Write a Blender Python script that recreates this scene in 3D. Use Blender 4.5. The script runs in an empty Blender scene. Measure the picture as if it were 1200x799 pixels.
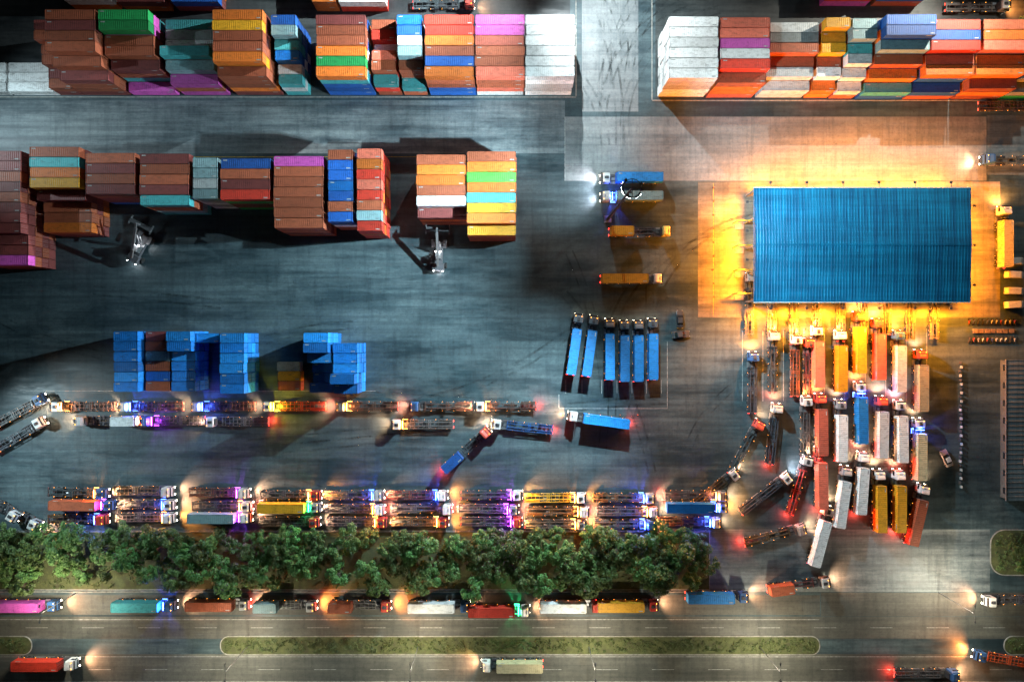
import bpy, math, random
from mathutils import Vector, Matrix, Euler
random.seed(11)
R=random.Random(5)
S=0.228; H=182.4
def P(px,py,z=0.0):
    k=(H-z)/H
    return ((px-600)*S*k,(399.5-py)*S*k)
scene=bpy.context.scene
COL=scene.collection
# ------------------------------------------------------------------ materials
def newmat(name):
    m=bpy.data.materials.new(name); m.use_nodes=True
    nt=m.node_tree; b=nt.nodes['Principled BSDF']; return m,nt,b
def ramp(nt,fac,stops):
    r=nt.nodes.new('ShaderNodeValToRGB'); e=r.color_ramp.elements
    while len(e)<len(stops): e.new(0.5)
    for i,(p,c) in enumerate(stops):
        e[i].position=p; e[i].color=(c[0],c[1],c[2],1)
    nt.links.new(fac,r.inputs[0]); return r.outputs[0]
def mixc(nt,a,b,fac,mode='MIX'):
    m=nt.nodes.new('ShaderNodeMix'); m.data_type='RGBA'; m.blend_type=mode
    for s,v in ((m.inputs[6],a),(m.inputs[7],b),(m.inputs[0],fac)):
        if hasattr(v,'is_linked'): nt.links.new(v,s)
        else:
            s.default_value=(v[0],v[1],v[2],1) if isinstance(v,tuple) else v
    return m.outputs[2]
def noise(nt,vec,scale,detail=6,rough=0.6):
    n=nt.nodes.new('ShaderNodeTexNoise'); n.inputs['Scale'].default_value=scale
    n.inputs['Detail'].default_value=detail; n.inputs['Roughness'].default_value=rough
    nt.links.new(vec,n.inputs['Vector']); return n.outputs[0]
def mapping(nt,vec,sc,rot=(0,0,0),loc=(0,0,0)):
    m=nt.nodes.new('ShaderNodeMapping'); m.inputs['Scale'].default_value=sc
    m.inputs['Rotation'].default_value=rot; m.inputs['Location'].default_value=loc
    nt.links.new(vec,m.inputs['Vector']); return m.outputs[0]
def geo(nt): return nt.nodes.new('ShaderNodeNewGeometry').outputs['Position']

def paving(name,dark,mid,light,joint=None,jfac=0.35,seed=0.0,streak=0.6,wet=0.6,rlo=0.34):
    m,nt,b=newmat(name); g=geo(nt)
    g=mapping(nt,g,(1,1,1),loc=(seed,seed*1.7,0))
    n1=noise(nt,g,0.03,4,0.6)
    c=ramp(nt,n1,[(0.3,dark),(0.5,mid),(0.7,light)])
    # damp ragged patches against dry worn concrete
    w=noise(nt,mapping(nt,g,(0.026,0.12,1)),1.0,9,0.76)
    wf=ramp(nt,w,[(0.42,(0,0,0)),(0.475,(0.3,0.3,0.3)),(0.53,(0.7,0.7,0.7)),(0.60,(1,1,1))])
    c=mixc(nt,c,mixc(nt,(0.40,0.47,0.51),(1.5,1.47,1.42),wf),wet,'MULTIPLY')
    # long streaks left by traffic
    s1=noise(nt,mapping(nt,g,(0.02,0.7,1)),1.0,4,0.62)
    c=mixc(nt,c,ramp(nt,s1,[(0.34,(0.4,0.43,0.46)),(0.5,(0.97,0.97,0.97)),(0.68,(1.5,1.48,1.42))]),streak,'MULTIPLY')
    s2=noise(nt,mapping(nt,g,(0.5,0.05,1)),1.0,4,0.65)
    c=mixc(nt,c,ramp(nt,s2,[(0.36,(0.45,0.5,0.54)),(0.5,(1,1,1))]),0.4,'MULTIPLY')
    # oil drips and grit
    s4=noise(nt,g,1.0,8,0.82)
    c=mixc(nt,c,ramp(nt,s4,[(0.3,(0.2,0.23,0.25)),(0.43,(0.88,0.89,0.9)),(0.7,(1.35,1.35,1.33))]),0.75,'MULTIPLY')
    if joint:
        br=nt.nodes.new('ShaderNodeTexBrick'); br.offset=0.0
        br.inputs['Color1'].default_value=(1,1,1,1); br.inputs['Color2'].default_value=(0.8,0.82,0.84,1)
        br.inputs['Mortar'].default_value=(0.45,0.45,0.46,1); br.inputs['Scale'].default_value=1
        br.inputs['Mortar Size'].default_value=0.05; br.inputs['Brick Width'].default_value=joint[0]
        br.inputs['Row Height'].default_value=joint[1]; nt.links.new(g,br.inputs['Vector'])
        c=mixc(nt,c,br.outputs['Color'],jfac,'MULTIPLY')
    nt.links.new(c,b.inputs['Base Color'])
    mr=nt.nodes.new('ShaderNodeMapRange'); mr.inputs[1].default_value=0.40; mr.inputs[2].default_value=0.6
    mr.inputs[3].default_value=rlo; mr.inputs[4].default_value=0.8
    nt.links.new(w,mr.inputs[0]); nt.links.new(mr.outputs[0],b.inputs['Roughness'])
    return m
M_yard=paving('yard_asphalt',(0.031,0.053,0.062),(0.051,0.081,0.093),(0.080,0.114,0.125),(7.0,5.0),0.10,wet=0.62,streak=.5)
M_conc=paving('pale_concrete',(0.15,0.165,0.17),(0.19,0.205,0.21),(0.235,0.25,0.25),(5.0,5.0),0.5,seed=31,streak=0.3,wet=0.25)
M_conc2=paving('worn_concrete',(0.10,0.122,0.135),(0.15,0.178,0.19),(0.20,0.228,0.235),(5.0,6.0),0.2,seed=77,streak=0.65,wet=0.65)
M_apron=paving('apron_concrete',(0.13,0.12,0.10),(0.18,0.17,0.145),(0.24,0.225,0.19),(6.0,6.0),0.4,seed=12,streak=0.5,wet=0.55)
M_road=paving('road_asphalt',(0.06,0.062,0.054),(0.09,0.092,0.08),(0.12,0.12,0.108),None,0,seed=55,streak=0.4,wet=0.35,rlo=0.6)
M_dark=paving('dark_asphalt',(0.018,0.022,0.025),(0.035,0.042,0.045),(0.06,0.07,0.07),None,0,seed=9)

def flat(name,col,rough=0.6,metal=0.0,var=0.35,sc=1.2):
    m,nt,b=newmat(name); g=geo(nt); n=noise(nt,g,sc,4,0.7)
    lo=tuple(c*(1-var) for c in col); hi=tuple(min(1,c*(1+var)) for c in col)
    nt.links.new(ramp(nt,n,[(0.3,lo),(0.7,hi)]),b.inputs['Base Color'])
    b.inputs['Roughness'].default_value=rough; b.inputs['Metallic'].default_value=metal; return m
def objpaint(name,rough=0.45,dirt=0.55,rand=0.3):
    m,nt,b=newmat(name); oi=nt.nodes.new('ShaderNodeObjectInfo'); g=geo(nt)
    hs=nt.nodes.new('ShaderNodeHueSaturation')
    mr=nt.nodes.new('ShaderNodeMapRange'); mr.inputs[3].default_value=1-rand; mr.inputs[4].default_value=1+rand*.8
    nt.links.new(oi.outputs['Random'],mr.inputs[0]); nt.links.new(mr.outputs[0],hs.inputs['Value'])
    nt.links.new(oi.outputs['Color'],hs.inputs['Color'])
    n=noise(nt,mapping(nt,g,(0.8,1.6,1.0)),0.9,6,0.78)
    c=mixc(nt,hs.outputs[0],ramp(nt,n,[(0.32,(0.28,0.27,0.25)),(0.5,(0.97,0.97,0.97)),(0.75,(1.2,1.2,1.2))]),dirt,'MULTIPLY')
    n2=noise(nt,g,2.5,5,0.75)
    rf=ramp(nt,n2,[(0.56,(0,0,0)),(0.70,(1,1,1))])
    c=mixc(nt,c,(0.09,0.045,0.025),mixc(nt,(0.0,0.0,0.0),rf,dirt*.8))
    nt.links.new(c,b.inputs['Base Color']); b.inputs['Roughness'].default_value=rough
    return m
M_cont=objpaint('container_paint',0.58,0.6,.34)
M_paint=objpaint('vehicle_paint',0.35,0.4,0.12)
M_chas=objpaint('chassis_paint',0.5,0.7,0.2)
M_steel=flat('galvanised_steel',(0.30,0.31,0.32),0.4,0.7)
M_black=flat('black_rubber',(0.018,0.018,0.018),0.8)
M_gray=flat('dark_frame_steel',(0.05,0.05,0.055),0.55)
M_glass=flat('dark_glass',(0.015,0.02,0.025),0.08)
M_mark=flat('worn_white_paint',(0.34,0.35,0.34),0.6,0,0.6,1.5)
M_ymark=flat('worn_yellow_paint',(0.5,0.33,0.04),0.6,0,0.5,2)
M_kerb=flat('kerb_stone',(0.26,0.26,0.24),0.8,0,0.4,1)
M_white=flat('white_enamel',(0.7,0.71,0.7),0.4,0,0.15)
M_cone=flat('cone_orange',(0.7,0.14,0.02),0.5,0,0.15)
M_wood=flat('pallet_wood',(0.28,0.19,0.11),0.8,0,0.4,3)
M_bark=flat('tree_bark',(0.09,0.065,0.045),0.9)
M_wall=flat('painted_wall_panel',(0.42,0.41,0.38),0.6,0,0.2)
M_dwall=flat('grey_render_wall',(0.07,0.08,0.08),0.8,0,0.3)
def roofmat(name,c0,c1,rough):
    m,nt,b=newmat(name); g=geo(nt)
    n=noise(nt,mapping(nt,g,(1.1,0.02,1)),1,3,0.7); n2=noise(nt,mapping(nt,g,(0.04,0.2,1)),1,6,0.72)
    n3=noise(nt,mapping(nt,g,(0.02,1.2,1)),1,3,0.7)
    c=mixc(nt,ramp(nt,n,[(0.35,c0),(0.65,c1)]),ramp(nt,n2,[(0.35,(0.6,0.62,0.66)),(0.65,(1.2,1.2,1.2))]),0.85,'MULTIPLY')
    c=mixc(nt,c,ramp(nt,n3,[(0.4,(0.8,0.82,0.85)),(0.6,(1.1,1.1,1.1))]),0.8,'MULTIPLY')
    nt.links.new(c,b.inputs['Base Color']); b.inputs['Roughness'].default_value=rough; return m
M_roof=roofmat('blue_roof_sheet',(0.002,0.10,0.22),(0.004,0.21,0.39),0.4)
M_groof=roofmat('grey_roof_sheet',(0.10,0.125,0.135),(0.17,0.20,0.21),0.6)
def leafmat(name,a,b_,c_):
    m,nt,b=newmat(name); g=geo(nt); oi=nt.nodes.new('ShaderNodeObjectInfo')
    n=noise(nt,g,0.7,3,0.8)
    c=ramp(nt,n,[(0.3,a),(0.5,b_),(0.72,c_)])
    hs=nt.nodes.new('ShaderNodeHueSaturation'); nt.links.new(c,hs.inputs['Color'])
    mr=nt.nodes.new('ShaderNodeMapRange'); mr.inputs[3].default_value=0.55; mr.inputs[4].default_value=1.5
    nt.links.new(oi.outputs['Random'],mr.inputs[0]); nt.links.new(mr.outputs[0],hs.inputs['Value'])
    mr2=nt.nodes.new('ShaderNodeMapRange'); mr2.inputs[3].default_value=0.47; mr2.inputs[4].default_value=0.53
    nt.links.new(oi.outputs['Random'],mr2.inputs[0]); nt.links.new(mr2.outputs[0],hs.inputs['Hue'])
    nt.links.new(hs.outputs[0],b.inputs['Base Color']); b.inputs['Roughness'].default_value=0.6
    return m
M_leaf=leafmat('tree_leaves',(0.035,0.085,0.022),(0.075,0.155,0.035),(0.14,0.22,0.06))
M_shrub=leafmat('shrub_leaves',(0.035,0.06,0.02),(0.07,0.11,0.03),(0.12,0.15,0.05))
def grassm():
    m,nt,b=newmat('verge_grass'); g=geo(nt); n=noise(nt,g,0.5,8,0.75)
    nt.links.new(ramp(nt,n,[(0.3,(0.05,0.045,0.03)),(0.5,(0.07,0.085,0.03)),(0.7,(0.12,0.13,0.05))]),b.inputs['Base Color'])
    b.inputs['Roughness'].default_value=0.9; return m
M_grass=grassm()
def emit(name,col,st):
    m=bpy.data.materials.new(name); m.use_nodes=True; nt=m.node_tree
    b=nt.nodes['Principled BSDF']; b.inputs['Base Color'].default_value=(*col,1)
    b.inputs['Emission Color'].default_value=(*col,1); b.inputs['Emission Strength'].default_value=st; m.cycles.emission_sampling='NONE'; return m
E_head=emit('headlamp_lens',(1,0.86,0.62),30); E_tail=emit('tail_lamp_lens',(1,0.04,0.02),14)
E_amb=emit('amber_marker_lens',(1,0.35,0.03),12); E_flood=emit('floodlight_lens',(0.9,0.97,1),60)
E_sod=emit('sodium_lamp_lens',(1,0.5,0.1),25)
E_cols={'B':emit('blue_strip_lens',(.08,.2,1),25),'P':emit('purple_strip_lens',(.6,.1,1),25),'G':emit('green_strip_lens',(.05,1,.3),25),'O':emit('orange_strip_lens',(1,.4,.08),25),'Y':emit('yellow_strip_lens',(1,.8,.1),25)}
def tyremat():
    m,nt,b=newmat('tyre_rubber_mark'); g=geo(nt); b.inputs['Base Color'].default_value=(0.02,0.028,0.032,1)
    b.inputs['Roughness'].default_value=0.6
    n=noise(nt,g,0.2,4,0.7); c=ramp(nt,n,[(0.42,(0,0,0)),(0.7,(0.45,0.45,0.45))])
    nt.links.new(c,b.inputs['Alpha']); return m
M_tyre=tyremat()
# ------------------------------------------------------------------ mesh builder
class MB:
    def __init__(s): s.v=[];s.f=[];s.m=[];s.mats=[]
    def mi(s,mat):
        if mat not in s.mats: s.mats.append(mat)
        return s.mats.index(mat)
    def box(s,x0,x1,y0,y1,z0,z1,mat,tx=0,ty=0):
        o=len(s.v); i=s.mi(mat)
        s.v+=[(x0,y0,z0),(x1,y0,z0),(x1,y1,z0),(x0,y1,z0),(x0+tx,y0+ty,z1),(x1-tx,y0+ty,z1),(x1-tx,y1-ty,z1),(x0+tx,y1-ty,z1)]
        for q in ((3,2,1,0),(4,5,6,7),(0,1,5,4),(1,2,6,5),(2,3,7,6),(3,0,4,7)):
            s.f.append(tuple(o+a for a in q)); s.m.append(i)
    def quad(s,a,b,c,d,mat):
        o=len(s.v); s.v+=[a,b,c,d]; s.f.append((o,o+1,o+2,o+3)); s.m.append(s.mi(mat))
    def ext_y(s,prof,y0,y1,mat,ch=0.0,k=0.93):
        i=s.mi(mat); n=len(prof); cx=sum(p[0] for p in prof)/n; cz=sum(p[1] for p in prof)/n
        rings=[(y0,1),(y1,1)] if ch<=0 else [(y0,k),(y0+ch,1),(y1-ch,1),(y1,k)]
        o=len(s.v)
        for (y,sc) in rings:
            for p in prof: s.v.append((cx+(p[0]-cx)*sc,y,cz+(p[1]-cz)*sc))
        for r in range(len(rings)-1):
            for j in range(n):
                a=o+r*n+j; b=o+r*n+(j+1)%n
                s.f.append((a,b,b+n,a+n)); s.m.append(i)
        s.f.append(tuple(o+j for j in range(n))[::-1]); s.m.append(i)
        l=o+(len(rings)-1)*n; s.f.append(tuple(l+j for j in range(n))); s.m.append(i)
    def cyl(s,p,q,r,mat,n=12,r2=None):
        i=s.mi(mat); p=Vector(p);q=Vector(q); d=(q-p).normalized()
        u=d.orthogonal().normalized(); w=d.cross(u); o=len(s.v); r2=r if r2 is None else r2
        for (c,rr) in ((p,r),(q,r2)):
            for k in range(n):
                a=2*math.pi*k/n; s.v.append(tuple(c+(u*math.cos(a)+w*math.sin(a))*rr))
        for k in range(n):
            a=o+k;b=o+(k+1)%n; s.f.append((a,b,b+n,a+n)); s.m.append(i)
        s.f.append(tuple(o+k for k in range(n))[::-1]); s.f.append(tuple(o+n+k for k in range(n))); s.m+= [i,i]
    def mesh(s,name):
        me=bpy.data.meshes.new(name); me.from_pydata(s.v,[],s.f)
        for m in s.mats: me.materials.append(m)
        me.polygons.foreach_set('material_index',s.m); me.update(); return me
def obj(name,me,loc=(0,0,0),rot=0.0,color=(1,1,1),parent=None):
    o=bpy.data.objects.new(name,me); o.location=loc; o.rotation_euler=(0,0,rot)
    o.color=(color[0],color[1],color[2],1)
    if parent: o.parent=parent
    COL.objects.link(o); return o
def empty(name,loc,rot=0.0):
    o=bpy.data.objects.new(name,None); o.location=loc; o.rotation_euler=(0,0,rot); COL.objects.link(o); return o
def sheet(name,px0,py0,px1,py1,z,mat):
    a=P(px0,py0);b=P(px1,py1); mb=MB(); mb.quad((a[0],b[1],z),(b[0],b[1],z),(b[0],a[1],z),(a[0],a[1],z),mat)
    return obj(name,mb.mesh(name))
# ------------------------------------------------------------------ ground
mb=MB(); mb.quad((-1500,-1500,0),(1500,-1500,0),(1500,1500,0),(-1500,1500,0),M_yard); obj('ground',mb.mesh('ground'))
sheet('concrete_lane',-200,118,662,180,0.004,M_conc2)
sheet('concrete_pavement',662,137,1156,212,0.008,M_conc)
sheet('concrete_lane',1157,135,1500,205,0.004,M_conc2)
sheet('crossing_road',682,-200,748,131,0.004,M_conc)
sheet('container_pad',-200,-60,668,112,0.004,M_dark)
sheet('container_pad',768,-60,1500,115,0.004,M_dark)
sheet('warehouse_apron',818,213,1172,372,0.004,M_apron)
sheet('road',-800,722,2000,748,0.006,M_road)
sheet('road',-800,766,2000,840,0.006,M_road)
sheet('road_junction',962,694,2000,721.5,0.005,M_road)
sheet('parking_lane',-800,697,961,720,0.004,M_road)
sheet('concrete_lane',830,620,1160,693,0.004,M_conc2)
def kerbline(name,px0,py0,px1,py1,w=0.3,h=0.13):
    a=P(px0,py0);b=P(px1,py1); mb=MB(); x0,x1=sorted((a[0],b[0])); y0,y1=sorted((a[1],b[1]))
    if x1-x0>y1-y0:
        n=max(1,int((x1-x0)/3.0)); d=(x1-x0)/n
        for i in range(n): mb.box(x0+i*d+0.02,x0+(i+1)*d-0.02,y0-w/2,y0+w/2,0,h,M_kerb,0.01,0.03)
    else:
        n=max(1,int((y1-y0)/3.0)); d=(y1-y0)/n
        for i in range(n): mb.box(x0-w/2,x0+w/2,y0+i*d+0.02,y0+(i+1)*d-0.02,0,h,M_kerb,0.03,0.01)
    obj(name,mb.mesh(name))
kerbline('kerb',-200,114,675,114); kerbline('kerb',675,-40,675,113.2); kerbline('kerb',764,-40,764,117.2); kerbline('kerb',764,118,1350,118)
kerbline('kerb',-300,693,830,693)
def slab(name,px0,px1,py0,py1,h,top,r=0,kerb=True):
    a=P(px0,py0);b=P(px1,py1); x0,x1=a[0],b[0]; y1,y0=a[1],b[1]; pts=[]
    r=max(r,0.05)
    for cx,cy,a0 in ((x1-r,y1-r,0),(x0+r,y1-r,90),(x0+r,y0+r,180),(x1-r,y0+r,270)):
        for k in range(9):
            t=math.radians(a0+k*90/8); pts.append((cx+r*math.cos(t),cy+r*math.sin(t)))
    mb=MB(); n=len(pts)
    def inset(p,d): 
        return (min(max(p[0],x0+d),x1-d) if r<0.2 else p[0]-(p[0]-min(max(p[0],x0+r),x1-r))/r*d, min(max(p[1],y0+d),y1-d) if r<0.2 else p[1]-(p[1]-min(max(p[1],y0+r),y1-r))/r*d)
    ins=[inset(p,0.25) for p in pts]
    mb.v=[(p[0],p[1],0) for p in pts]+[(p[0],p[1],h) for p in pts]+[(p[0],p[1],h) for p in ins]+[(p[0],p[1],h-0.04) for p in ins]
    ki=mb.mi(M_kerb); ti=mb.mi(top)
    for q in range(3):
        for j in range(n):
            a_=q*n+j;b_=q*n+(j+1)%n; mb.f.append((a_,b_,b_+n,a_+n)); mb.m.append(ki)
    mb.f.append(tuple(3*n+j for j in range(n))); mb.m.append(ti)
    return obj(name,mb.mesh(name))
slab('planting_verge',-400,832,622,691,0.14,M_grass)
slab('road_median',258,961,744.5,767,0.15,M_grass,2.4)
slab('road_median',-600,38,744.5,767,0.15,M_grass,2.4)
slab('road_median',1176,1700,744.5,767,0.15,M_grass,2.4)
slab('planting_bed',1160,1300,620,674,0.15,M_grass,4)
mb=MB()
def mline(x0,y0,x1,y1,w=0.15,mat=None,z=0.012):
    a=Vector((*P(x0,y0),z));b=Vector((*P(x1,y1),z)); d=(b-a).normalized(); n=Vector((-d.y,d.x,0))*w/2
    mb.quad(tuple(a-n),tuple(b-n),tuple(b+n),tuple(a+n),mat or M_mark)
mline(-300,725.5,960,725.5,0.15); mline(-300,769,1400,769,0.12)
x=-300
while x<1500:
    mline(x,735,x+26,735,0.12); mline(x+8,784,x+34,784,0.12); x+=66
mline(-300,798,1400,798,0.15)
obj('road_markings',mb.mesh('road_markings'))
mb=MB()
mline(655,462,655,478,0.15);mline(655.3,478.5,782,478.5,0.15);mline(782,400,782,478.1,0.15)
for x in (663,682,705,723,740.5,757.5,775): mline(x,445,x,461,0.12)
mline(-100,184,604,184,0.12,M_ymark)
mline(30,458,440,458,0.1)
for x in range(870,1100,24): mline(x,385,x,470,0.12)
mline(836,215,836,370,0.12,M_ymark)
mline(662,137,662,212,0.15)
obj('yard_markings',mb.mesh('yard_markings'))
mb=MB()
def tyre(x,y,ang,L,curv,w,z):
    pts=[];a=ang;st=1.5
    for i in range(int(L/st)):
        pts.append((x,y,a)); x+=math.cos(a)*st;y+=math.sin(a)*st;a+=curv*st+R.uniform(-0.004,0.004)
    for off in (-1.0,1.0):
        for i in range(len(pts)-1):
            q=[]
            for (px,py,pa),s_ in ((pts[i],-1),(pts[i+1],-1),(pts[i+1],1),(pts[i],1)):
                nx,ny=-math.sin(pa),math.cos(pa); o=off+s_*w/2
                q.append((px+nx*o,py+ny*o,z))
            mb.quad(*q,M_tyre)
z=0.016
for i in range(28):
    z+=0.001
    if i<11: a=P(R.uniform(-50,820),R.uniform(290,560)); tyre(a[0],a[1],R.choice((0,math.pi))+R.uniform(-.12,.12),R.uniform(25,80),R.choice((0,0,0.01,-0.01)),R.uniform(.4,.7),z)
    elif i<18: a=P(R.uniform(700,860),R.uniform(200,560)); tyre(a[0],a[1],R.uniform(1.2,1.9),R.uniform(20,60),R.choice((0.03,-0.03,0.01)),R.uniform(.4,.7),z)
    else: a=P(R.uniform(700,740),R.uniform(60,180)); tyre(a[0],a[1],math.pi/2+R.uniform(-.1,.1),R.uniform(25,50),R.choice((0,0.03,-0.03,0.01)),R.uniform(.4,.6),z)
obj('tyre_marks',mb.mesh('tyre_marks'))
# ------------------------------------------------------------------ containers
def container_mesh(L,name):
    W=2.44;Hh=2.59; mb=MB(); x0=-L/2;x1=L/2;y0=-W/2;y1=W/2
    for x in (x0,x1-0.18):
        for y in (y0,y1-0.16):
            mb.box(x,x+0.18,y,y+0.16,0,Hh,M_cont)
    for y in (y0+0.01,y1-0.11):
        mb.box(x0+0.18,x1-0.18,y,y+0.10,0,0.16,M_cont); mb.box(x0+0.18,x1-0.18,y,y+0.10,Hh-0.1,Hh-0.01,M_cont)
    for x in (x0+0.01,x1-0.13):
        mb.box(x,x+0.12,y0+0.16,y1-0.16,0,0.16,M_cont); mb.box(x,x+0.12,y0+0.16,y1-0.16,Hh-0.12,Hh-0.01,M_cont)
    n=int((L-0.4)/0.5); d=(L-0.36)/n
    def corr(f):
        for k in range(n):
            a=x0+0.18+k*d; xs=[a,a+d*.25,a+d*.5,a+d*.75,a+d]; h=[0,0,1,1,0]
            for j in range(4): mb.quad(*f(xs[j],h[j],xs[j+1],h[j+1]),M_cont)
    corr(lambda a,h,b,g:((a,y0+0.03+h*0.05,0.16),(b,y0+0.03+g*0.05,0.16),(b,y0+0.03+g*0.05,Hh-0.1),(a,y0+0.03+h*0.05,Hh-0.1)))
    corr(lambda a,h,b,g:((b,y1-0.03-g*0.05,0.16),(a,y1-0.03-h*0.05,0.16),(a,y1-0.03-h*0.05,Hh-0.1),(b,y1-0.03-g*0.05,Hh-0.1)))
    corr(lambda a,h,b,g:((a,y0+0.11,Hh-0.03-h*0.025),(b,y0+0.11,Hh-0.03-g*0.025),(b,y1-0.11,Hh-0.03-g*0.025),(a,y1-0.11,Hh-0.03-h*0.025)))
    mb.quad((x0+.18,y0+.1,0.1),(x0+.18,y1-.1,0.1),(x1-.18,y1-.1,0.1),(x1-.18,y0+.1,0.1),M_gray)
    mb.quad((x0+.06,y0+.16,0.16),(x0+.06,y0+.16,Hh-.12),(x0+.06,y1-.16,Hh-.12),(x0+.06,y1-.16,0.16),M_cont)
    mb.quad((x1-.05,y0+.16,0.16),(x1-.05,y1-.16,0.16),(x1-.05,y1-.16,Hh-.12),(x1-.05,y0+.16,Hh-.12),M_cont)
    for y in (-0.75,-0.35,0.35,0.75): mb.cyl((x1-0.03,y,0.1),(x1-0.03,y,Hh-0.1),0.025,M_steel,6)
    mb.box(x1-0.05,x1-0.035,-0.02,0.02,.16,Hh-.12,M_black)
    mb.box(x1-2.2,x1-0.9,y0+0.005,y0+0.025,1.9,2.15,M_mark); mb.box(x0+0.9,x0+2.2,y1-0.025,y1-0.005,1.9,2.15,M_mark)
    mb.box(x1-1.5,x1-.5,y0+.3,y0+.55,Hh-.028,Hh-.02,M_mark)
    for x in (x0,x1-.2):
        for y in (y0,y1-.18): mb.box(x+.002,x+.198,y+.002,y+.178,Hh,Hh+.015,M_gray)
    return mb.mesh(name)
C40=container_mesh(12.19,'container_40ft'); C20=container_mesh(6.06,'container_20ft')
CC={'b':(0.38,0.095,0.042),'m':(0.21,0.045,0.040),'o':(0.66,0.16,0.02),'y':(0.74,0.35,0.015),'u':(0.012,0.10,0.40),'U':(0.003,0.15,0.50),'V':(0.01,0.22,0.62),
'g':(0.015,0.32,0.08),'G':(0.08,0.5,0.05),'t':(0.06,0.36,0.38),'w':(0.72,0.73,0.72),'a':(0.30,0.33,0.33),'p':(0.58,0.09,0.42),'r':(0.6,0.04,0.02),
's':(0.62,0.14,0.085),'k':(0.20,0.32,0.34),'c':(0.56,0.49,0.3)}
PAL='bbbbmmmooortuuwapy'
def block(px,pysouth,spec,L=40,pal=PAL,pitch=2.56):
    """px = west edge, pysouth = south edge on the ground, spec rows from north to south: colour+height"""
    rows=spec.split(); n=len(rows); Lm=12.19 if L==40 else 6.06; me=C40 if L==40 else C20
    x,y=P(px,pysouth)
    for i,r in enumerate(rows):
        c,h=r[0],int(r[1]); yy=y+1.3+(n-1-i)*pitch
        for k in range(h):
            col=CC[c] if (k==h-1 or pal is None) else CC[R.choice(pal)]
            if c=='U' and pal=='U': col=CC[R.choice('UUV')]
            obj('shipping_container',me,(x+Lm/2+R.uniform(-.14,.14),yy+R.uniform(-.03,.03),0.03+k*2.61),R.uniform(-.004,.004)+(math.pi if R.random()<.4 else 0),col)
block(-38,112,'w1 w1 w1',40,'wwa'); block(18,112,'w1 w1 w1',40,'wwa')
block(72,112,'m4 b4 b3 b3 m2 b2',20,'bbm')
block(100,112,'b6 m6 b6 b6 b5 m4',40,'bmmb'); block(157,112,'g6 g6 b5 b5 m4 p1',40,'bbmpt')
block(217,112,'t4 a4 w4 t5 k4 p3',40,'ppbu'); block(279,112,'o6 y6 b6 b6 o6 b5',40,'bbmyo')
block(338,112,'u5 k5 t4 U4 w3 t3',20,'utuw'); block(387,112,'m5 b5 b5 o5 g5 o5',40,'tuwo')
block(445,112,'b4 r4 w3 s4 b4 t3',20,'rbbo'); block(475,112,'U5 u5 w5 k5 b4 t2',20,'bmbuw')
block(505,112,'r5 r5 o5 b5 u5 o5',40,'bobu'); block(560,112,'p5 p5 s5 b5 b5 s5',40,'sbtw'); block(615,112,'w5 w5 w5 w5 w5 w5',40,'w')
block(771,114,'w5 w5 w5 w5 w5 w5',40,'w'); block(827,115,'s5 s5 p5 w5 r5 b4',40,'oobs')
block(885,115,'w4 a4 b4 b3 w3 w2',40,'bow'); block(942,115,'y5 y4 y4 b3 w3 o2',20,'bos'); block(971,116,'k5 k5 t4 w4 w3 w2',20,'wtb')
block(1001,117,'u6 u6 k5 b4 o3 t2',40,'ubot'); block(1057,117,'r5 u5 r5 b4 o4 u2',40,'uorb'); block(1113,117,'b5 o5 s5 o4 o4 b3',40,'boo')
block(1169,117,'y5 o4 g4 w3 w3 a2',40,'wgb'); block(1225,117,'w3 b3 b3 o3',40)
block(150,14,'w1 m2',40); block(212,14,'b2 u2',40); block(90,12,'t2 w2',40); block(372,14,'b2 o2',20,'bo'); block(402,14,'b2 w2',40)
block(960,8,'t3 w3',40); block(1020,8,'u2 b3',40)
block(12,316,'m5 m5 b5 m5 b5 m5 m5 m5 m4 m4 p4',40,'mmb'); 
block(75,278,'b5 t5 o5 y5 m4 b3 b3 o3',40,'bmmo'); block(136,240,'b5 m5 b5 m5',40,'bmu'); block(195,252,'m5 b5 b5 m5 t5',40,'kbtb')
block(253,245,'k5 k5 a5 k5',20,'kaw'); block(283,246,'u5 b5 m5 r5',40,'bgm'); block(341,277,'p5 b5 b5 b5 b5 b5 b5',40,'bbm')
block(400,270,'b5 u5 u5 U5 u5 b5 u5',20,'ubw'); block(431,280,'s5 o5 r5 s5 r5 b5 k5 r5',20,'rbro')
block(496,264,'b5 o5 o5 b5 w5 m4',40,'bob'); block(551,283,'b5 o5 G5 o5 t5 y5 o5 y4',40,'obbw')
block(160,456,'U4 U4 U4 U4 U4 U4',20,'U'); block(189,456,'m3 b3 k3 b3 u3 b3',20,'bum'); block(218,456,'U4 U4 U3 U3 U3 U3',20,'U')
block(246,402,'U3',20,'U',2.56)
block(277,458,'U4 U4 U4 U4 U4 U4',20,'U'); block(373,424,'U5 U5 U4',20,'U'); block(373,458,'U2 U2 u3',20,'U'); block(402,458,'U4 U4 U4 U5 U4',20,'U')
block(329,457,'c1 y1 b1',20,'cy')
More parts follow.
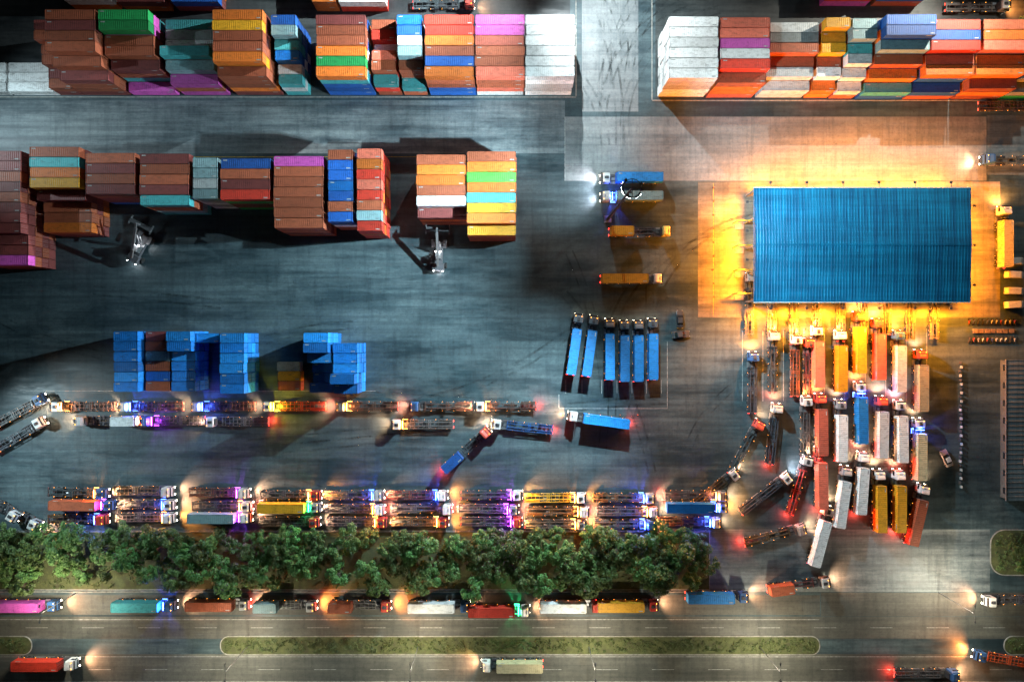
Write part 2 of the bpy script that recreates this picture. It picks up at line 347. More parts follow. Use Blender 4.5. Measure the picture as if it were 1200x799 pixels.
# ------------------------------------------------------------------ trucks
def wheel(mb,x,y,r=0.5,w=0.3):
    mb.cyl((x,y-w/2,r),(x,y+w/2,r),r,M_black,14); mb.cyl((x,y-w/2-.01,r),(x,y+w/2+.01,r),r*0.5,M_steel,10)
def tractor_mesh(name,hi):
    mb=MB(); top=3.1 if not hi else 3.45
    prof=[(5.75,0.75),(8.0,0.75),(8.12,1.0),(8.1,1.7),(7.98,2.2),(7.72,2.85),(7.3,top),(5.8,top+.05),(5.7,top-.1)]
    mb.ext_y(prof,-1.22,1.22,M_paint,0.12)
    mb.quad((8.125,-1.0,1.72),(8.125,1.0,1.72),(7.76,0.98,2.78),(7.76,-0.98,2.78),M_glass)
    for sy in (-1,1):
        mb.box(6.6,7.6,sy*1.225-.01,sy*1.225+.01,1.75,2.45,M_glass); mb.box(7.75,7.95,sy*1.3-.12,sy*1.3+.12,1.7,2.4,M_black)
        mb.box(8.05,8.16,sy*0.92-.2,sy*0.92+.2,0.85,1.08,E_head)
        mb.box(7.35,7.45,sy*.8-.08,sy*.8+.08,top-.02,top+.08,E_amb)
        mb.box(3.9,5.4,sy*0.95-.3,sy*0.95+.3,0.5,1.05,M_steel if sy>0 else M_gray)
        mb.box(1.3,4.0,sy*0.95-.3,sy*0.95+.3,1.03,1.08,M_gray); mb.box(0.2,5.7,sy*.42-.06,sy*.42+.06,.75,1.0,M_gray)
        wheel(mb,7.0,sy*1.02);
        for x in (3.2,1.9): wheel(mb,x,sy*.92,.5,.55)
    mb.box(7.4,8.0,-1.15,1.15,2.86,2.93,M_black)
    mb.box(8.08,8.15,-0.6,0.6,0.9,1.5,M_black)
    mb.box(6.0,7.15,-.35,.35,top+.02,top+.06,M_gray)
    if hi: mb.ext_y([(5.8,top+.04),(7.0,top+.04),(6.3,top+.45),(5.85,top+.5)],-.95,.95,M_paint,.08)
    else: mb.box(6.1,6.8,-.4,.4,top+.061,top+.26,M_gray,.05,.05)
    mb.box(5.35,5.6,-.9,.9,.9,2.6,M_gray); mb.cyl((5.45,.75,1.0),(5.45,.75,3.2),.08,M_steel,8)
    mb.box(2.0,3.1,-.45,.45,1.0,1.15,M_gray); mb.box(3.4,5.0,-.35,.35,.98,1.04,M_steel)
    return mb.mesh(name)
T1=tractor_mesh('tractor_high_roof',True); T2=tractor_mesh('tractor_low_roof',False)
def trailer_mesh(name,dense):
    mb=MB()
    for sy in (-1,1):
        mb.box(-8.15,0.8,sy*.48-.08,sy*.48+.08,.95,1.38,M_chas); mb.box(.8,4.15,sy*.48-.08,sy*.48+.08,1.18,1.38,M_chas)
        if dense: mb.box(-8.0,4.0,sy*1.14-.06,sy*1.14+.06,1.22,1.385,M_chas)
        mb.box(-7.9,-4.2,sy*.95-.27,sy*.95+.27,1.08,1.12,M_chas)
        for x in (-4.9,-6.1,-7.3): wheel(mb,x,sy*.92,.48,.55)
        mb.box(-.4,-.2,sy*.8-.08,sy*.8+.08,.15,1.1,M_steel); mb.box(-8.26,-8.2,sy*.85-.25,sy*.85+.25,.9,1.05,E_tail)
        mb.box(-3.6,-1.4,sy*1.08-.04,sy*1.08+.04,.55,.95,M_steel)
        for x in (-6.5,-3.5,-.5,2.5): mb.box(x-.06,x+.06,sy*1.21-.02,sy*1.21+.02,1.15,1.22,E_amb)
    for x in (-8.05,-2.1,-1.6,4.0): mb.box(x-.13,x+.13,-1.2,1.2,1.16,1.42,M_chas)
    x=-7.3
    while x<3.8:
        mb.box(x-.05,x+.05,-1.1 if dense else -.9,1.1 if dense else .9,1.2,1.34,M_chas); x+=1.05 if dense else 1.6
    mb.box(-8.2,-8.17,-1.2,1.2,.6,.75,M_steel); mb.box(-1.3,0.2,-.42,.42,.9,1.1,M_gray); mb.cyl((-3.2,-.2,1.0),(-2.2,-.2,1.0),.2,M_steel,8)
    return mb.mesh(name)
TR1=trailer_mesh('trailer_skeletal',False); TR2=trailer_mesh('trailer_ladder',True)
def mklight(name,typ,col,e,size=None,rad=.1,blend=.6):
    l=bpy.data.lights.new(name,typ); l.color=col; l.energy=e; l.shadow_soft_size=rad
    if typ=='SPOT': l.spot_size=math.radians(size); l.spot_blend=blend
    return l
L_warm=mklight('headlamp_warm','SPOT',(1,.48,.25),6500,120,.15,.9); L_cool=mklight('headlamp_cool','SPOT',(.95,.9,1),4000,120,.15,.9)
L_amb=mklight('headlamp_amber','SPOT',(1,.30,.06),10000,140,.15,.9)
L_blue=mklight('marker_blue','POINT',(.05,.11,1),2600,rad=.1); L_pur=mklight('marker_purple','POINT',(.5,.06,1),1800); L_grn=mklight('marker_green','POINT',(.03,1,.3),1500)
L_red=mklight('tail_glow','POINT',(1,.05,.03),1000); L_ora=mklight('marker_orange','POINT',(1,.28,.05),1500); L_yel=mklight('marker_yellow','POINT',(1,.75,.03),3000)
GL={'B':L_blue,'P':L_pur,'G':L_grn,'O':L_ora,'Y':L_yel}
SM={}
for k_,em in E_cols.items():
    mb=MB()
    mb.box(5.0,5.12,-1.1,1.1,2.75,2.85,em)
    for sy in (-1,1): mb.box(4.0,5.3,sy*1.27-.02,sy*1.27+.02,.95,1.02,em)
    SM[k_]=mb.mesh('light_strip_'+k_)
CABS=[(.7,.71,.7),(.7,.71,.7),(.62,.63,.62),(.45,.06,.04),(.3,.32,.33),(.04,.12,.3),(.65,.66,.66)]
CHS=[(.09,.09,.10),(.08,.09,.11),(.08,.045,.035),(.05,.06,.08),(.12,.08,.04),(.15,.15,.15),(.12,.04,.04),(.06,.08,.09)]
def truck(px,py,ang,load=None,anchor='t',hl='W',glow=None,cab=None,ch=None,L=40,name=None,red=False):
    z=3.9 if load else 1.5
    x,y=P(px,py,z); a=math.radians(ang)
    if anchor=='c': x+=2.0*math.cos(a); y+=2.0*math.sin(a)
    e=empty(name or ('container_truck' if load else 'flatbed_truck'),(x,y,0.05),a)
    obj('tractor',R.choice((T1,T2)),(0,0,0),0,cab or R.choice(CABS),e)
    obj('trailer',R.choice((TR1,TR2,TR2)),(0,0,0),0,ch or R.choice(CHS),e)
    if load:
        if L==40: obj('container',C40,(-2.0,0,1.43),0,CC[load],e)
        else: obj('container',C20,(-5.0 if L==20 else 1.0,0,1.43),0,CC[load],e)
    if hl:
        l={'W':L_warm,'C':L_cool,'A':L_amb}[hl]
        o=bpy.data.objects.new('headlight_beam',l); o.parent=e; o.location=(8.5,0,2.2); o.rotation_euler=(0,math.radians(-62),0); COL.objects.link(o)
    if glow:
        o=bpy.data.objects.new('marker_light',GL[glow]); o.parent=e; o.location=(5.15,0,3.2); COL.objects.link(o)
        obj('light_strip',SM[glow],parent=e)
    if red:
        o=bpy.data.objects.new('tail_light',L_red); o.parent=e; o.location=(-8.8,0,1.2); COL.objects.link(o)
    return e
for (x,y,a) in ((673,412,82),(691,414,82),(715,418,90),(732.5,420,90),(749,420,90),(766,418,90)):
    truck(x,y,a,'V','c',hl=None,cab=(.1,.12,.14),ch=(.05,.05,.06))
truck(733,326,0,'y','c',hl=None,cab=(.6,.62,.62)); truck(752,270,0,'y','t',hl=None,L=20,cab=(.7,.6,.2))
truck(750,207,180,'V','c',hl='C'); truck(750,229,180,'k','c',hl='C',glow='B')
Q=[(961,427,'s','A'),(988,432,'y','A'),(1010,410,'y','A'),(1033,418,'s','A'),(1057,432,'w','A'),(1083,455,'c','W'),
(965,507,'s','A'),(988,514,'w','W'),(1012,493,'V','A'),(1036,510,'w','W'),(1059,515,'w','C'),(1081,536,'c','W'),
(965,570,'s','W'),(1034,597,'y','W'),(1057,597,'y','W')]
for i,(x,y,c,h) in enumerate(Q):
    truck(x,y,90+R.uniform(-1,1),c,'c',hl=h,red=(i%2==0),glow='B' if i in(8,11) else None)
truck(989,592,82,'w','c','W'); truck(1012,576,86,'w','c','W',red=True); truck(1077,613,77,'b','c','W'); truck(963,638,75,'w','c','W')
for (x,y,a,h,r,c) in ((906,424,90,'A',1,None),(932,428,90,'A',0,(.3,.1,.05)),(947,432,90,'A',1,None),(882,448,90,'A',0,None),(906,508,84,'W',1,None),(874,524,62,'W',0,None),
 (897,578,38,'C',0,None),(936,568,74,'W',1,(.5,.05,.04)),(908,627,15,'W',1,None),(836,574,38,'W',0,None),(944,500,90,'A',1,(.1,.1,.1))):
    truck(x,y,a,None,'t',h,red=bool(r),ch=c)
for x in (879,905,931,958,986,1012,1040,1068,1096):
    truck(x,360+R.uniform(-8,8),90,None,'t',None,ch=(.2,.16,.12))
for x,g,h in ((98,'O','W'),(178,'B','W'),(262,'B','W'),(345,'Y','W'),(430,'O','W'),(516,None,'W'),(592,'O','W')):
    truck(x,476,180,None,'t',h,glow=g,red=R.random()<.5,ch=CHS[2] if g!='Y' else (.4,.05,.03))
truck(120,494,180,'w','t','W',L=20); truck(203,493,180,None,'t','W',glow='P'); truck(278,494,180,None,'t','W',red=True); truck(495,497,180,None,'t','W',glow='O')
truck(612,500,174,None,'t','W',ch=(.02,.10,.3),red=True); truck(711,494,172,'V','c','W',red=True); truck(546,528,42,'u','t','W',L=20,red=True)
truck(22,482,28,None,'t',None); truck(22,510,30,None,'t',None); truck(-8,588,-32,None,'t',None); truck(15,601,-25,None,'t','W')
gl=['O',None,'P','O','B','B','P','O','B','O','P','B','O','G','O',None,'P','O','O','B','B','O','P',None,'O','O','P','O','B','B']
cols=[(93,577),(171,575),(257,577),(337,580),(415,580),(492,580),(573,580),(652,583),(732,583),(812,580)]
i=0
for r_,(dy,dx) in enumerate(((0,0),(16,3),(31,0))):
    for c,(x,y) in enumerate(cols):
        ld=None
        if r_==1 and c in (0,3): ld='y' if c==3 else 'b'
        if r_==1 and c==9: ld='U'
        if r_==2 and c in (2,): ld='k'
        chc={7:(.55,.4,.04)}.get(c) if r_==0 else None
        truck(x+R.uniform(-4,4)+dx,y+dy,R.uniform(-.9,.9),ld,'t',R.choice(('W','W','A')),glow=gl[i],red=R.random()<.35,ch=chc); i+=1
truck(18,712,0,'p','c','W'); truck(157,712,0,'t','c','W',glow='B'); truck(244,711,0,'b','c','W'); truck(332,713,0,'k','t','A',L=20,red=True); truck(420,713,0,'b','t','A',L=20,red=True)
truck(576,718,0,'r','c','W',glow='G'); truck(505,713,0,'w','c','W') ; truck(728,712,0,'y','c','W',cab=(.6,.05,.04)); truck(834,702,0,'V','c','W'); truck(940,689,8,'b','t','W',L=20)
truck(660,713,0,'w','c','W')
truck(40,781,0,'r','c','W'); truck(600,783,180,'c','t','W'); truck(1085,789,0,None,'t','W',red=True); truck(1176,772,-10+180,None,'t','A',ch=(.6,.1,.03)); truck(1188,703,180,None,'t','W',red=True)
truck(1185,188,180,None,'t','W'); truck(1184,124,0,None,'t',None); truck(1182,285,90,'c','c','A')
truck(520,5,0,None,'t','W'); truck(1145,8,0,None,'t','A'); 
# ------------------------------------------------------------------ warehouse
def warehouse():
    x0,y0=P(873.5,354); x1,y1=P(1111.5,230); e=empty('warehouse',((x0+x1)/2,(y0+y1)/2,0)); w=(x1-x0)/2; d=(y1-y0)/2; zt=8.0
    mb=MB(); n=int(2*(w+.4)/0.75); s=2*(w+.4)/n; X=-w-.4; D=d+.4; rz=zt+.7
    for k in range(n):
        a=X+k*s
        for (u0,h0,u1,h1) in ((0,0,.62,0),(.62,0,.74,.05),(.74,.05,.88,.05),(.88,.05,1,0)):
            for sgn in (-1,1):
                mb.quad((a+u0*s,sgn*D,zt+h0),(a+u1*s,sgn*D,zt+h1),(a+u1*s,0,rz+h1),(a+u0*s,0,rz+h0),M_roof)
    obj('roof',mb.mesh('warehouse_roof'),parent=e)
    mb=MB(); mb.box(X-.15,-X+.15,-D-.2,-D-.02,zt-.3,zt+.05,M_white); mb.box(X-.15,-X+.15,D+.02,D+.2,zt-.3,zt+.05,M_white)
    mb.box(X-.15,X-.02,-D-.02,D+.02,zt-.3,zt+.12,M_roof); mb.box(-X+.02,-X+.15,-D-.02,D+.02,zt-.3,zt+.12,M_roof)
    mb.box(X,-X,-.2,.2,rz+.06,rz+.1,M_roof)
    obj('roof_trim',mb.mesh('warehouse_trim'),parent=e)
    mb=MB(); xx=-w
    while xx<=w+.1:
        for y in (-d,d): mb.box(xx-.2,xx+.2,y-.2,y+.2,0,zt-.3,M_steel)
        mb.box(xx-.12,xx+.12,-d+.2,d-.2,zt-.75,zt-.31,M_steel); xx+=2*w/7
    for y in (-d/2,0,d/2):
        for x in (-w,w): mb.box(x-.2,x+.2,y-.2,y+.2,0,zt-.3,M_steel)
    obj('columns',mb.mesh('warehouse_columns'),parent=e)
    mb=MB(); mb.box(-w+.25,w-.25,d-.1,d+.05,0,zt-.8,M_wall); mb.box(w-.1,w+.05,-d+.25,d-.25,3.5,zt-.8,M_wall)
    for i in range(6): mb.box(-w+3+i*8.6,-w+7+i*8.6,d+.06,d+.1,0,4.2,M_white)
    obj('walls',mb.mesh('warehouse_walls'),parent=e)
    mb=MB(); L=mklight('sodium_flood','SPOT',(1,.27,.008),30000,168,.3,.5); LW=mklight('sodium_flood_wide','SPOT',(1,.26,.01),56000,168,.3,.5); fx=[]
    for i in range(6): 
        fx.append((-w+4+i*(2*w-8)/5,d+2,0,1)); fx.append((-w+4+i*(2*w-8)/5,-d-2,0,-1))
    for i in range(4): fx.append((-w-2,-d+3+i*(2*d-6)/3,-1,0))
    for i in range(3): fx.append((w+2,-d+4+i*(2*d-8)/2,1,0))
    for (x,y,ux,uy) in fx:
        mb.box(x-.3,x+.3,y-.3,y+.3,7.2,7.4,M_gray); mb.box(x-.25,x+.25,y-.25,y+.25,7.12,7.198,E_sod)
        mb.box(min(x,x-ux*1.8)-.05,max(x,x-ux*1.8)+.05,min(y,y-uy*1.8)-.05,max(y,y-uy*1.8)+.05,7.41,7.5,M_gray)
        o=bpy.data.objects.new('flood_lamp',LW if uy<0 else L); o.parent=e; o.location=(x,y,7.0)
        o.rotation_euler=Vector((ux*2.2,uy*(3.5 if uy<0 else 2.2),-1)).to_track_quat('-Z','Y').to_euler(); COL.objects.link(o)
    obj('lamp_fittings',mb.mesh('warehouse_lamps'),parent=e)
    Li=mklight('interior_lamp','POINT',(1,.33,.02),9000,rad=.3)
    for x in (-18,-6,6,18):
        o=bpy.data.objects.new('interior_lamp',Li); o.parent=e; o.location=(x,-6,6.3); COL.objects.link(o)
warehouse()
def office():
    x0,y0=P(1171,582); x1,y1=P(1330,422); e=empty('office_building',((x0+x1)/2,(y0+y1)/2,0)); w=(x1-x0)/2;d=(y1-y0)/2; h=3.2
    mb=MB(); mb.box(-w+.3,w,-d,d,0,h-.02,M_dwall); obj('walls',mb.mesh('office_walls'),parent=e)
    mb=MB(); n=30; s=2*(d+.3)/n
    for k in range(n):
        a=-d-.3+k*s; mb.quad((-w-.4,a,h+.02),(w+.4,a,h+.02),(w+.4,a+s*.8,h+.02),(-w-.4,a+s*.8,h+.02),M_groof)
        mb.box(-w-.4,w+.4,a+s*.8,a+s,h,h+.12,M_groof)
    mb.box(-w-.6,-w-.41,-d-.3,d+.3,h-.2,h+.15,M_steel)
    for i in range(3): mb.box(-w+4+i*6,-w+5.6+i*6,-d/2,-d/2+1.6,h+.13,h+.95,M_steel,.2,.2)
    obj('roof',mb.mesh('office_roof'),parent=e)
    mb=MB()
    for k in range(8):
        y=-d+2+k*(2*d-4)/7; mb.box(-w+.27,-w+.295,y-.8,y+.8,1,2.4,M_glass)
    obj('windows',mb.mesh('office_windows'),parent=e)
office()
# ------------------------------------------------------------------ light masts
def mast(px,py,h,targets,tint=(.66,.91,1.0),name='high_mast_light'):
    x,y=P(px,py); e=empty(name,(x,y,0)); mb=MB()
    mb.box(-1,1,-1,1,0,.5,M_kerb,.1,.1); mb.cyl((0,0,.5),(0,0,h),.42,M_gray,12,.2)
    for k in range(24):
        a=k*math.pi/12;b=(k+1)*math.pi/12
        mb.cyl((1.9*math.cos(a),1.9*math.sin(a),h-.6),(1.9*math.cos(b),1.9*math.sin(b),h-.6),.09,M_gray,6)
    for k in range(4):
        a=k*math.pi/2; mb.cyl((0,0,h-.4),(1.9*math.cos(a),1.9*math.sin(a),h-.6),.09,M_gray,6)
    for k in range(1,int(h/3)): mb.box(.2,.65,-.25,.25,k*3,k*3+.06,M_gray)
    obj('mast',mb.mesh('mast'),parent=e)
    for (tx,ty,en,sz) in targets:
        q=Vector((*P(tx,ty),0))-Vector((x,y,h-.8)); dh=Vector((q.x,q.y,0)).normalized()
        rot=q.to_track_quat('-Z','Y').to_euler(); mb=MB()
        mb.box(-.35,.35,-.3,.3,0,.35,M_gray,.08,.08); mb.box(-.3,.3,-.25,.25,-.03,-.003,E_flood)
        f=obj('floodlight',mb.mesh('floodlight'),(dh.x*2.2,dh.y*2.2,h-.8),0,parent=e); f.rotation_euler=rot
        l=mklight('flood_beam','SPOT',tint,en*1000,sz,.25,1.0)
        o=bpy.data.objects.new('flood_beam',l); o.parent=e; o.location=(dh.x*2.3,dh.y*2.3,h-1.0); o.rotation_euler=rot; COL.objects.link(o)
mast(712,257,38,[(440,110,330,70),(400,330,200,75),(150,300,420,60),(240,560,480,70),(560,560,300,70),(860,560,150,70),(1090,570,430,60),(960,150,220,70),(1000,290,280,46),(600,660,420,60),(640,165,75,80)])
mast(640,-35,34,[(480,70,170,90),(740,90,280,90),(250,90,460,70)],(.85,.97,1))
mast(1120,-45,34,[(1000,90,240,90),(1150,150,130,80)],(1,.93,.78))
mast(-190,150,40,[(120,160,240,50)],(.7,.92,1))
mast(-90,440,36,[(160,600,220,80)],(.7,.93,1))
L_st=mklight('street_lamp_bulb','SPOT',(1,.88,.66),12500,165,.25,.6)
def street_lamp(px,py,double=True):
    x,y=P(px,py); e=empty('street_lamp',(x,y,.1)); mb=MB(); h=14
    mb.cyl((0,0,0),(0,0,h),.11,M_steel,8,.06)
    for s in ((1,-1) if double else (1,)):
        mb.cyl((0,0,h-.1),(0,s*2.0,h+.3),.045,M_steel,6); mb.box(-.16,.16,s*2.0-.35,s*2.0+.35,h+.22,h+.36,M_steel); mb.box(-.12,.12,s*2.0-.3,s*2.0+.3,h+.19,h+.218,E_head)
        o=bpy.data.objects.new('bulb',L_st); o.parent=e; o.location=(0,s*2.0,h+.05); COL.objects.link(o)
    obj('pole',mb.mesh('street_lamp_pole'),parent=e)
for x in (290,490,690,890): street_lamp(x,757)
street_lamp(90,694,True); street_lamp(1100,694,True)
# ------------------------------------------------------------------ vegetation
def leafcloud(mb,cx,cy,cz,r,n,size,mat,flat_=0.7):
    i=mb.mi(mat)
    for _ in range(n):
        while True:
            d=Vector((R.uniform(-1,1),R.uniform(-1,1),R.uniform(-1,1)))
            if 0.05<d.length<1: break
        d=d.normalized()*(d.length**0.5)*r; c=Vector((cx+d.x,cy+d.y,cz+d.z*flat_))
        nrm=(Vector((d.x,d.y,d.z+r*.6)).normalized()+Vector((R.uniform(-1,1),R.uniform(-1,1),R.uniform(-1,1)))*.7).normalized()
        u=nrm.orthogonal().normalized(); u.rotate(Matrix.Rotation(R.uniform(0,6.3),3,nrm)); w=nrm.cross(u); s=size*R.uniform(.6,1.3); o=len(mb.v)
        mb.v+=[tuple(c-u*s),tuple(c-w*s*.55),tuple(c+u*s),tuple(c+w*s*.55)]; mb.f.append((o,o+1,o+2,o+3)); mb.m.append(i)
def tree_mesh(k):
    mb=MB(); h=R.uniform(4.5,6.5); cr=R.uniform(2.0,3.0)
    mb.cyl((0,0,0),(R.uniform(-.2,.2),R.uniform(-.2,.2),h*.55),.17,M_bark,8,.1)
    for _ in range(26):
        a=R.uniform(0,6.3); rr=cr*math.sqrt(R.random()); zz=h*.6+R.uniform(-.8,1.0)+(1-rr/cr)*h*.32
        if _<8: mb.cyl((0,0,h*R.uniform(.3,.5)),(rr*math.cos(a),rr*math.sin(a),zz),.07,M_bark,5,.025)
        leafcloud(mb,rr*math.cos(a),rr*math.sin(a),zz,R.uniform(.5,.9),80,.22,M_leaf)
    return mb.mesh('tree_%s'%k)
TM=[tree_mesh(k) for k in 'abcdef']
x=-60
while x<835:
    for y in (629,646,663,678):
        if R.random()<(0.93 if y<670 else 0.5):
            gx,gy=P(x+R.uniform(-7,7),y-2+R.uniform(-6,6)); s=R.uniform(.6,1.3)
            if x>640: s*=1.08
            o=obj('broadleaf_tree',R.choice(TM),(gx,gy,.1),R.uniform(0,6.3)); o.scale=(s,s,s*R.uniform(.8,1.15))
    x+=17
for (px,py) in ((1180,640),(1200,655),(1190,662),(1193,30),(1188,45)):
    gx,gy=P(px,py); o=obj('broadleaf_tree',R.choice(TM),(gx,gy,.1),R.uniform(0,6.3)); o.scale=(.6,.6,.55)
def shrubs(name,px0,px1,py0,py1,n,mat):
    mb=MB()
    for _ in range(n):
        a=P(R.uniform(px0,px1),R.uniform(py0,py1)); leafcloud(mb,a[0],a[1],.35,R.uniform(.25,.75),24,.15,mat)
    obj(name,mb.mesh(name))
shrubs('median_shrubs',264,955,748,763,800,M_shrub); shrubs('median_shrubs',-60,33,748,763,110,M_shrub); shrubs('median_shrubs',1181,1260,748,763,60,M_shrub)
shrubs('verge_shrubs',-40,828,672,688,330,M_shrub); shrubs('planting_bed_shrubs',1166,1215,626,668,120,M_shrub); 
# ------------------------------------------------------------------ reach stackers, cars, motorcycles, barriers
def reach_stacker(px,py,ang,lamp=True):
    x,y=P(px,py,2); e=empty('reach_stacker',(x,y,.01),math.radians(ang)); mb=MB()
    mb.box(-4,3.2,-1.0,1.0,.7,1.6,M_paint,.1,.05); mb.box(-4.6,-2.4,-1.6,1.6,.8,2.3,M_paint,.15,.15)
    for sy in (-1,1):
        mb.cyl((2.6,sy*1.0,.85),(2.6,sy*2.05,.85),.85,M_black,16); mb.cyl((-3.0,sy*1.62,.75),(-3.0,sy*2.1,.75),.75,M_black,16)
        mb.box(1.5,3.7,sy*1.5-.5,sy*1.5+.5,1.75,1.85,M_paint); mb.cyl((0.8,sy*.55,1.6),(2.8,sy*.45,4.6),.14,M_steel,8)
    obj('chassis',mb.mesh('rs_chassis'),color=(.10,.10,.11),parent=e)
    mb=MB(); mb.box(-1.6,.2,-.75,.75,1.6,3.4,M_steel,.12,.08); mb.box(.1,.16,-.6,.6,2.1,3.1,M_glass); mb.box(-1.3,-.1,.74,.78,2.2,3.1,M_glass)
    obj('cab',mb.mesh('rs_cab'),parent=e)
    mb=MB(); a=Vector((-3.4,0,2.8)); b=Vector((4.6,0,7.6)); d=(b-a).normalized()
    mb.cyl(a,b,.42,M_paint,4); mb.cyl(b-d*1.5,b+d*1.4,.3,M_steel,4)
    mb.cyl(b+d*1.3,b+d*1.3-Vector((0,0,1.8)),.2,M_steel,8)
    bx=(b+d*1.3).x; bz=(b+d*1.3).z-1.9
    mb.box(bx-.5,bx+.5,-3.0,3.0,bz-.25,bz+.15,M_gray); 
    for sy in (-1,1): mb.box(bx-1.22,bx+1.22,sy*3.0-.15,sy*3.0+.15,bz-.45,bz-.26,M_steel)
    obj('boom',mb.mesh('rs_boom'),color=(.16,.15,.15),parent=e)
    if lamp:
        mb=MB()
        for sy in (-1,1): mb.box(.2,.4,sy*.6-.12,sy*.6+.12,3.42,3.62,E_flood); mb.box(-4.7,-4.61,sy*1.2-.1,sy*1.2+.1,1.7,1.9,E_flood)
        obj('work_lamps',mb.mesh('rs_lamps'),parent=e)
        l=mklight('work_light','POINT',(.95,.97,1),260,rad=.15)
        for (lx,lz) in ((.5,3.9),(-4.9,2.1)):
            o=bpy.data.objects.new('work_light',l); o.parent=e; o.location=(lx,0,lz); COL.objects.link(o)
reach_stacker(163,289,62); reach_stacker(514,297,88)
def car_mesh(van):
    mb=MB()
    if van: mb.ext_y([(-2.4,.35),(2.3,.35),(2.4,.9),(1.9,1.15),(1.2,1.85),(-2.2,1.95),(-2.4,1.2)],-.9,.9,M_paint,.1,.92)
    else: 
        mb.ext_y([(-2.3,.35),(2.25,.35),(2.3,.75),(1.3,.98),(-1.9,1.0),(-2.3,.85)],-.9,.9,M_paint,.1,.93)
        mb.ext_y([(-1.6,.98),(1.0,.98),(.4,1.42),(-1.1,1.45)],-.8,.8,M_glass,.12,.85); mb.box(-1.0,.35,-.66,.66,1.43,1.49,M_paint,.05,.05)
    if van:
        for sy in (-1,1): mb.box(-2.0,1.1,sy*.9-.012,sy*.9+.012,1.3,1.72,M_glass)
        mb.quad((1.92,-.75,1.2),(1.92,.75,1.2),(1.3,.7,1.8),(1.3,-.7,1.8),M_glass)
    for x in (-1.45,1.45):
        for sy in (-1,1): wheel(mb,x,sy*.82,.33,.2)
    for sy in (-1,1): mb.box(2.3,2.36,sy*.65-.15,sy*.65+.15,.62,.76,M_white); mb.box(-2.38,-2.3,sy*.65-.15,sy*.65+.15,.7,.85,M_ymark)
    return mb.mesh('van_body' if van else 'car_body')
VM=car_mesh(True); CM=car_mesh(False)
for i,y in enumerate((306,322,341,357)): obj('parked_van',VM,(*P(1189,y,1),.01),R.uniform(-.05,.05),(.72,.73,.72))
obj('parked_car',CM,(*P(1110,537,1),.01),math.radians(115),(.5,.52,.54)); obj('parked_car',CM,(*P(797,374,1),.01),1.57,(.05,.06,.07)); obj('parked_car',CM,(*P(798,392,1),.01),.1,(.08,.09,.1))
obj('parked_car',CM,(*P(1178,252,1),.01),1.5,(.4,.4,.4))
def moto():
    mb=MB()
    for x in (-.62,.62): mb.cyl((x,-.06,.3),(x,.06,.3),.3,M_black,12)
    mb.box(-.5,.3,-.13,.13,.35,.62,M_paint,.1,.03); mb.box(-.6,.05,-.14,.14,.68,.8,M_black,.05,.03); mb.cyl((.6,0,.3),(.4,0,.95),.04,M_steel,6)
    mb.cyl((.4,-.33,.98),(.4,.33,.98),.025,M_steel,6); mb.box(.05,.38,-.1,.1,.6,.82,M_paint,.05,.03); return mb.mesh('motorcycle_body')
MM=moto()
for i in range(22):
    obj('motorcycle',MM,(*P(1136+(i%11)*5.3,377 if i<11 else 398,0.5),.01),1.57+R.uniform(-.3,.3),R.choice(((.4,.05,.04),(.05,.08,.3),(.5,.5,.5),(.03,.03,.03),(.5,.5,.5))))
mb=MB(); mb.box(-.2,.2,-.2,.2,0,.04,M_black); mb.cyl((0,0,.04),(0,0,.75),.15,M_cone,10,.03); mb.cyl((0,0,.35),(0,0,.5),.107,M_mark,10,.075)
CN=mb.mesh('cone')
for (px,py) in [(836,220+k*16) for k in range(9)]+[(660+k*22,486) for k in range(5)]+[(870+k*25,386) for k in range(9)]: obj('traffic_cone',CN,(*P(px+R.uniform(-1,1),py),.02))
mb=MB()
for k in range(7): mb.box(-.6,.6,-.5+k*.155,-.39+k*.155,.12,.145,M_wood)
for y in (-.5,-.05,.4): mb.box(-.6,.6,y,y+.1,0,.119,M_wood)
PL=mb.mesh('pallet')
for i in range(7,14):
    for lv in range(R.randint(1,4)): obj('wooden_pallet',PL,(*P(1142+(i%7)*7,388),.02+lv*.15),R.uniform(-.1,.1))
mb=MB()
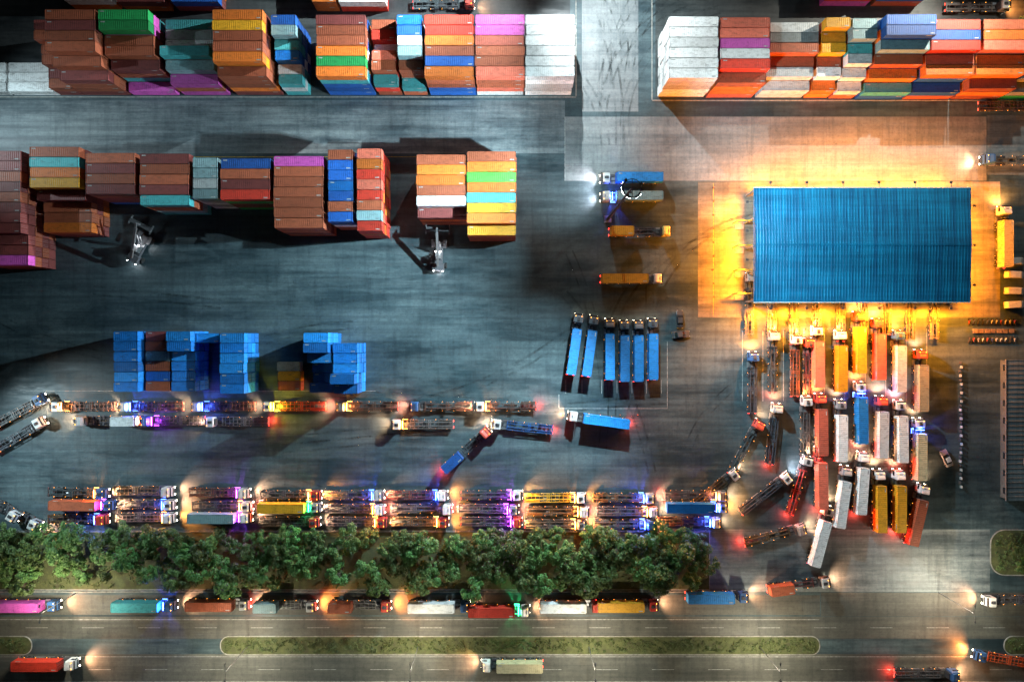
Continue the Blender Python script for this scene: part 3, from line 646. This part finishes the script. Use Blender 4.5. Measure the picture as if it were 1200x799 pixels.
for k in range(30):
    x,y=P(1125+R.uniform(-1,1),425+k*5); mb.box(x-.18,x+.18,y-.38,y+.38,0.01,.3,M_mark if k%2 else M_gray,.05,.05); mb.box(x-.09,x+.09,y-.36,y+.36,.301,.85,M_mark if k%2 else M_gray,.03,.03)
obj('traffic_barrier',mb.mesh('traffic_barrier'))
mb=MB(); xa,ya=P(-200,620.5); xb,_=P(832,620.5); xx=xa
while xx<xb: mb.box(xx-.05,xx+.05,ya-.05,ya+.05,0,1.8,M_steel); xx+=3
for z_ in (.5,1.1,1.75): mb.box(xa,xb,ya+.06,ya+.1,z_,z_+.05,M_steel)
obj('boundary_fence',mb.mesh('boundary_fence'))
for yy in (262,290,318,345):
    x,y=P(866,yy); mb=MB(); 
    for sx in (-1,1): mb.box(sx*1.6-.1,sx*1.6+.1,-.1,.1,0,4.6,M_ymark)
    mb.box(-1.8,1.8,-.15,.15,4.601,4.9,M_ymark); mb.box(-1.2,1.2,-1.6,-.2,0,.3,M_kerb)
    obj('height_gate',mb.mesh('height_gate'),(x,y,0.005))
# ------------------------------------------------------------------ sky, moon, camera
w=bpy.data.worlds.new('World'); scene.world=w; w.use_nodes=True; nt=w.node_tree
sky=nt.nodes.new('ShaderNodeTexSky'); sky.sky_type='NISHITA'; sky.sun_disc=False; sky.sun_elevation=math.radians(1); sky.sun_rotation=math.radians(55)
bg=nt.nodes['Background']; nt.links.new(sky.outputs[0],bg.inputs[0]); bg.inputs[1].default_value=0.02
sl=bpy.data.lights.new('sun','SUN'); sl.energy=0.07; sl.angle=math.radians(.5); sl.color=(.75,.92,1)
so=bpy.data.objects.new('sun',sl); so.rotation_euler=Vector((-.8,-.56,-1.0)).to_track_quat('-Z','Y').to_euler(); so.location=(100,80,150); COL.objects.link(so)
cd=bpy.data.cameras.new('camera'); cd.lens=24; cd.sensor_width=36; cd.clip_end=5000; cd.clip_start=1
co=bpy.data.objects.new('camera',cd); co.location=(0,0,H); COL.objects.link(co); scene.camera=co
scene.view_settings.view_transform='Standard'; scene.view_settings.look='None'; scene.view_settings.exposure=0
